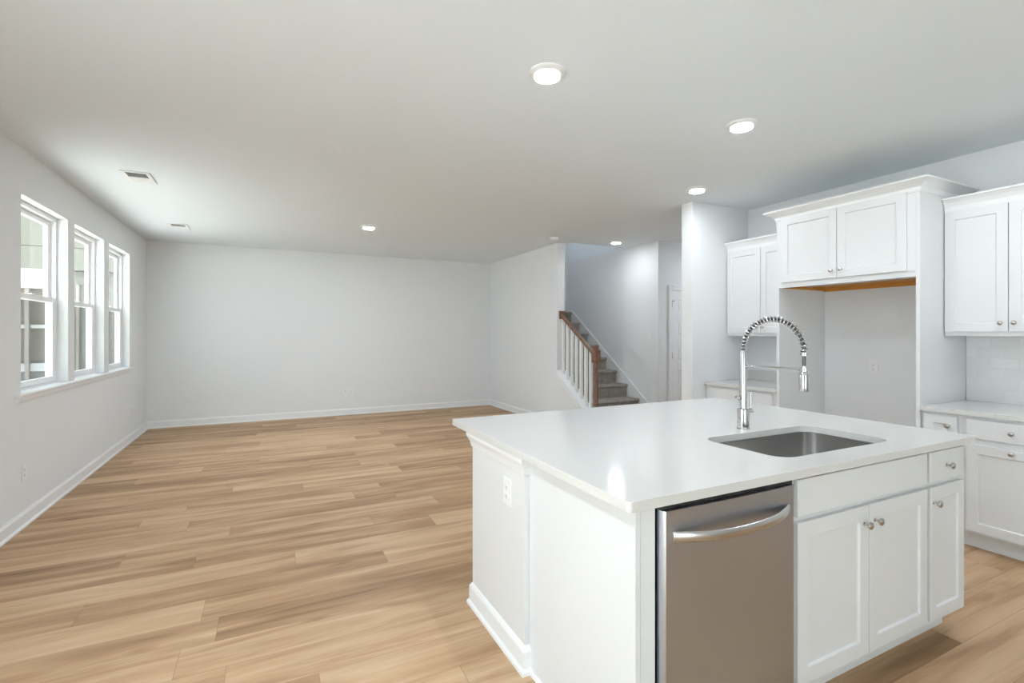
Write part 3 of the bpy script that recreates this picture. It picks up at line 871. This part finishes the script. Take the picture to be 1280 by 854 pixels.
# ------------------------------------------------------------------ stairs
RISE, RUN = .198, .267
def ny(k): return 5.345 + RUN * k       # nosing y of step k
st = thing('staircase', 'carpeted grey-brown staircase climbing beside the hall wall', 'staircase', (4.54, 5.6, 0))
ox, oy = 4.54, 5.6
for k in range(1, 9):
    bm = NB(); z = RISE * k; y = ny(k); y2 = ny(k + 1)
    nose = [(y + .03, z - RISE + (0 if k > 1 else 0)), (y + .03, z - .05), (y + .012, z - .046), (y, z - .034), (y - .004, z - .02), (y + .004, z - .006), (y + .018, z)]
    pr_ = nose + [(y2 + .029, z), (y2 + .029, z - RISE)]
    prism(bm, [(a - oy, b) for a, b in pr_], 'x', (XS1 if y < 0 else 4.0) - ox, XH - .022 - ox)
    o = link('carpeted_step', bm, 'carpet', st, bevel=.004)
bm = NB()
zt = RISE * 9; y9 = ny(9)
prism(bm, [(y9 + .03 - oy, zt - RISE), (y9 + .03 - oy, zt - .05), (y9 - oy, zt - .034), (y9 + .004 - oy, zt - .006), (y9 + .018 - oy, zt), (YT - .001 - oy, zt), (YT - .001 - oy, zt - RISE)], 'x', 4.0 - ox, XH - .022 - ox)
link('landing', bm, 'carpet', st)
# skirt board on the outer wall
def skz(y): return .70 * (y - 5.345) + .105
bm = NB()
sy0, sy1 = 5.62, 7.78
prism(bm, [(sy0, .0), (sy0 + .1, 0), (sy1, skz(sy1) - .30), (YT - .002, skz(sy1) - .30), (YT - .002, skz(sy1)), (sy1, skz(sy1)), (sy0, skz(sy0) - .02)], 'x', XH - .021, XH - .0005)
prism(bm, [(sy0, skz(sy0) - .02), (sy1, skz(sy1)), (YT - .002, skz(sy1)), (YT - .002, skz(sy1) + .018), (sy1 - .006, skz(sy1) + .018), (sy0, skz(sy0) + .0)], 'x', XH - .027, XH - .0005)
struct('trim_3', bm, 'trim', label='white sloping skirt board along the stair wall')
# curb under the balusters
CS = .69
def cz(y): return .382 + CS * (y - 5.772)       # lower edge of the curb moulding
bm = NB()
prism(bm, [(5.50, cz(5.50)), (6.30, cz(6.30)), (6.30, cz(6.30) + .075), (5.50, cz(5.50) + .075)], 'x', XS0 - .016, XS0 - .0005)
prism(bm, [(5.49, cz(5.49) + .0755), (6.30, cz(6.30) + .0755), (6.30, cz(6.30) + .095), (5.49, cz(5.49) + .095)], 'x', XS0 - .026, XS1 + .012)
prism(bm, [(5.515, cz(5.515) - .02), (6.30, cz(6.30) - .02), (6.30, cz(6.30) + .075), (5.515, cz(5.515) + .075)], 'x', XS0, XS1)
struct('trim_4', bm, 'trim', label='white sloping stair curb that carries the balusters')
# railing
rl = thing('stair_railing', 'stair railing with a stained wood handrail, turned newel post and white balusters', 'railing', (3.935, 5.45, .2))
rx = 3.935; ry, rz_ = 5.45, .2
def hz(y): return 1.135 + .66 * (y - 5.48)     # handrail top centre line
bm = NB()
prof = [(-.030, -.012), (-.022, -.040), (.022, -.040), (.030, -.012), (.028, -.002), (.014, .010), (0, .013), (-.014, .010), (-.028, -.002)]
A, B = [], []
for px_, pz_ in prof:
    A.append(bm.verts.new((px_, 5.465 - ry, hz(5.465) + pz_ - rz_))); B.append(bm.verts.new((px_, 6.2995 - ry, hz(6.30) + pz_ - rz_)))
for i in range(len(prof)):
    j = (i + 1) % len(prof); bm.faces.new([A[i], A[j], B[j], B[i]])
bm.faces.new(A[::-1]); bm.faces.new(B)
link('handrail', bm, 'rail', rl, bevel=.002)
bm = NB(); box(bm, -.045, .048, 6.278 - ry, 6.2995 - ry, hz(6.29) - .065 - rz_, hz(6.29) + .055 - rz_); link('wall_rosette', bm, 'rail', rl, bevel=.004)
bm = NB()
nyw = 5.425 - ry
sq = lambda h0, h1, s: box(bm, -s, s, nyw - s, nyw + s, h0 - rz_, h1 - rz_)
sq(.2, .36, .043)
lathe(bm, [(.030, .36), (.040, .368), (.040, .380), (.028, .392), (.024, .41), (.030, .55), (.031, .62), (.027, .80), (.024, .94), (.030, .955), (.036, .965), (.036, .975), (.028, .985), (.034, .999)],
      20, Matrix.Translation((0, nyw, -rz_)))
sq(1.0, 1.165, .043)
lathe(bm, [(.036, 1.165), (.048, 1.170), (.048, 1.180), (.028, 1.188), (.036, 1.205), (.038, 1.215), (.028, 1.232), (0, 1.240)], 20, Matrix.Translation((0, nyw, -rz_)))
link('newel_post', bm, 'rail', rl, smooth=True)['label'] = 'stained wood newel post'
for k in range(7):
    y = 5.545 + .1165 * k; b0 = cz(y) + .085; b1 = hz(y) - .036
    bm = NB(); s = .019
    v = []
    for (yy_, zz) in ((y - s, cz(y - s) + .0955), (y + s, cz(y + s) + .0955), (y + s, hz(y + s) - .0405), (y - s, hz(y - s) - .0405)):
        v.append((yy_ - ry, zz - rz_))
    prism(bm, v, 'x', -s, s)
    link('baluster', bm, 'trim', rl, bevel=.002)

# ------------------------------------------------------------------ outside
bm = NB(); box(bm, -60, 60, -60, 60, -.62, -.50); struct('ground', bm, 'ground')
YN = 12.0
nb = thing('neighbouring_house', 'pale sided house wing with a screened porch seen through the windows', 'house', (-4.0, YN, -.5))
gx, gy, gz = -4.0, YN, -.5
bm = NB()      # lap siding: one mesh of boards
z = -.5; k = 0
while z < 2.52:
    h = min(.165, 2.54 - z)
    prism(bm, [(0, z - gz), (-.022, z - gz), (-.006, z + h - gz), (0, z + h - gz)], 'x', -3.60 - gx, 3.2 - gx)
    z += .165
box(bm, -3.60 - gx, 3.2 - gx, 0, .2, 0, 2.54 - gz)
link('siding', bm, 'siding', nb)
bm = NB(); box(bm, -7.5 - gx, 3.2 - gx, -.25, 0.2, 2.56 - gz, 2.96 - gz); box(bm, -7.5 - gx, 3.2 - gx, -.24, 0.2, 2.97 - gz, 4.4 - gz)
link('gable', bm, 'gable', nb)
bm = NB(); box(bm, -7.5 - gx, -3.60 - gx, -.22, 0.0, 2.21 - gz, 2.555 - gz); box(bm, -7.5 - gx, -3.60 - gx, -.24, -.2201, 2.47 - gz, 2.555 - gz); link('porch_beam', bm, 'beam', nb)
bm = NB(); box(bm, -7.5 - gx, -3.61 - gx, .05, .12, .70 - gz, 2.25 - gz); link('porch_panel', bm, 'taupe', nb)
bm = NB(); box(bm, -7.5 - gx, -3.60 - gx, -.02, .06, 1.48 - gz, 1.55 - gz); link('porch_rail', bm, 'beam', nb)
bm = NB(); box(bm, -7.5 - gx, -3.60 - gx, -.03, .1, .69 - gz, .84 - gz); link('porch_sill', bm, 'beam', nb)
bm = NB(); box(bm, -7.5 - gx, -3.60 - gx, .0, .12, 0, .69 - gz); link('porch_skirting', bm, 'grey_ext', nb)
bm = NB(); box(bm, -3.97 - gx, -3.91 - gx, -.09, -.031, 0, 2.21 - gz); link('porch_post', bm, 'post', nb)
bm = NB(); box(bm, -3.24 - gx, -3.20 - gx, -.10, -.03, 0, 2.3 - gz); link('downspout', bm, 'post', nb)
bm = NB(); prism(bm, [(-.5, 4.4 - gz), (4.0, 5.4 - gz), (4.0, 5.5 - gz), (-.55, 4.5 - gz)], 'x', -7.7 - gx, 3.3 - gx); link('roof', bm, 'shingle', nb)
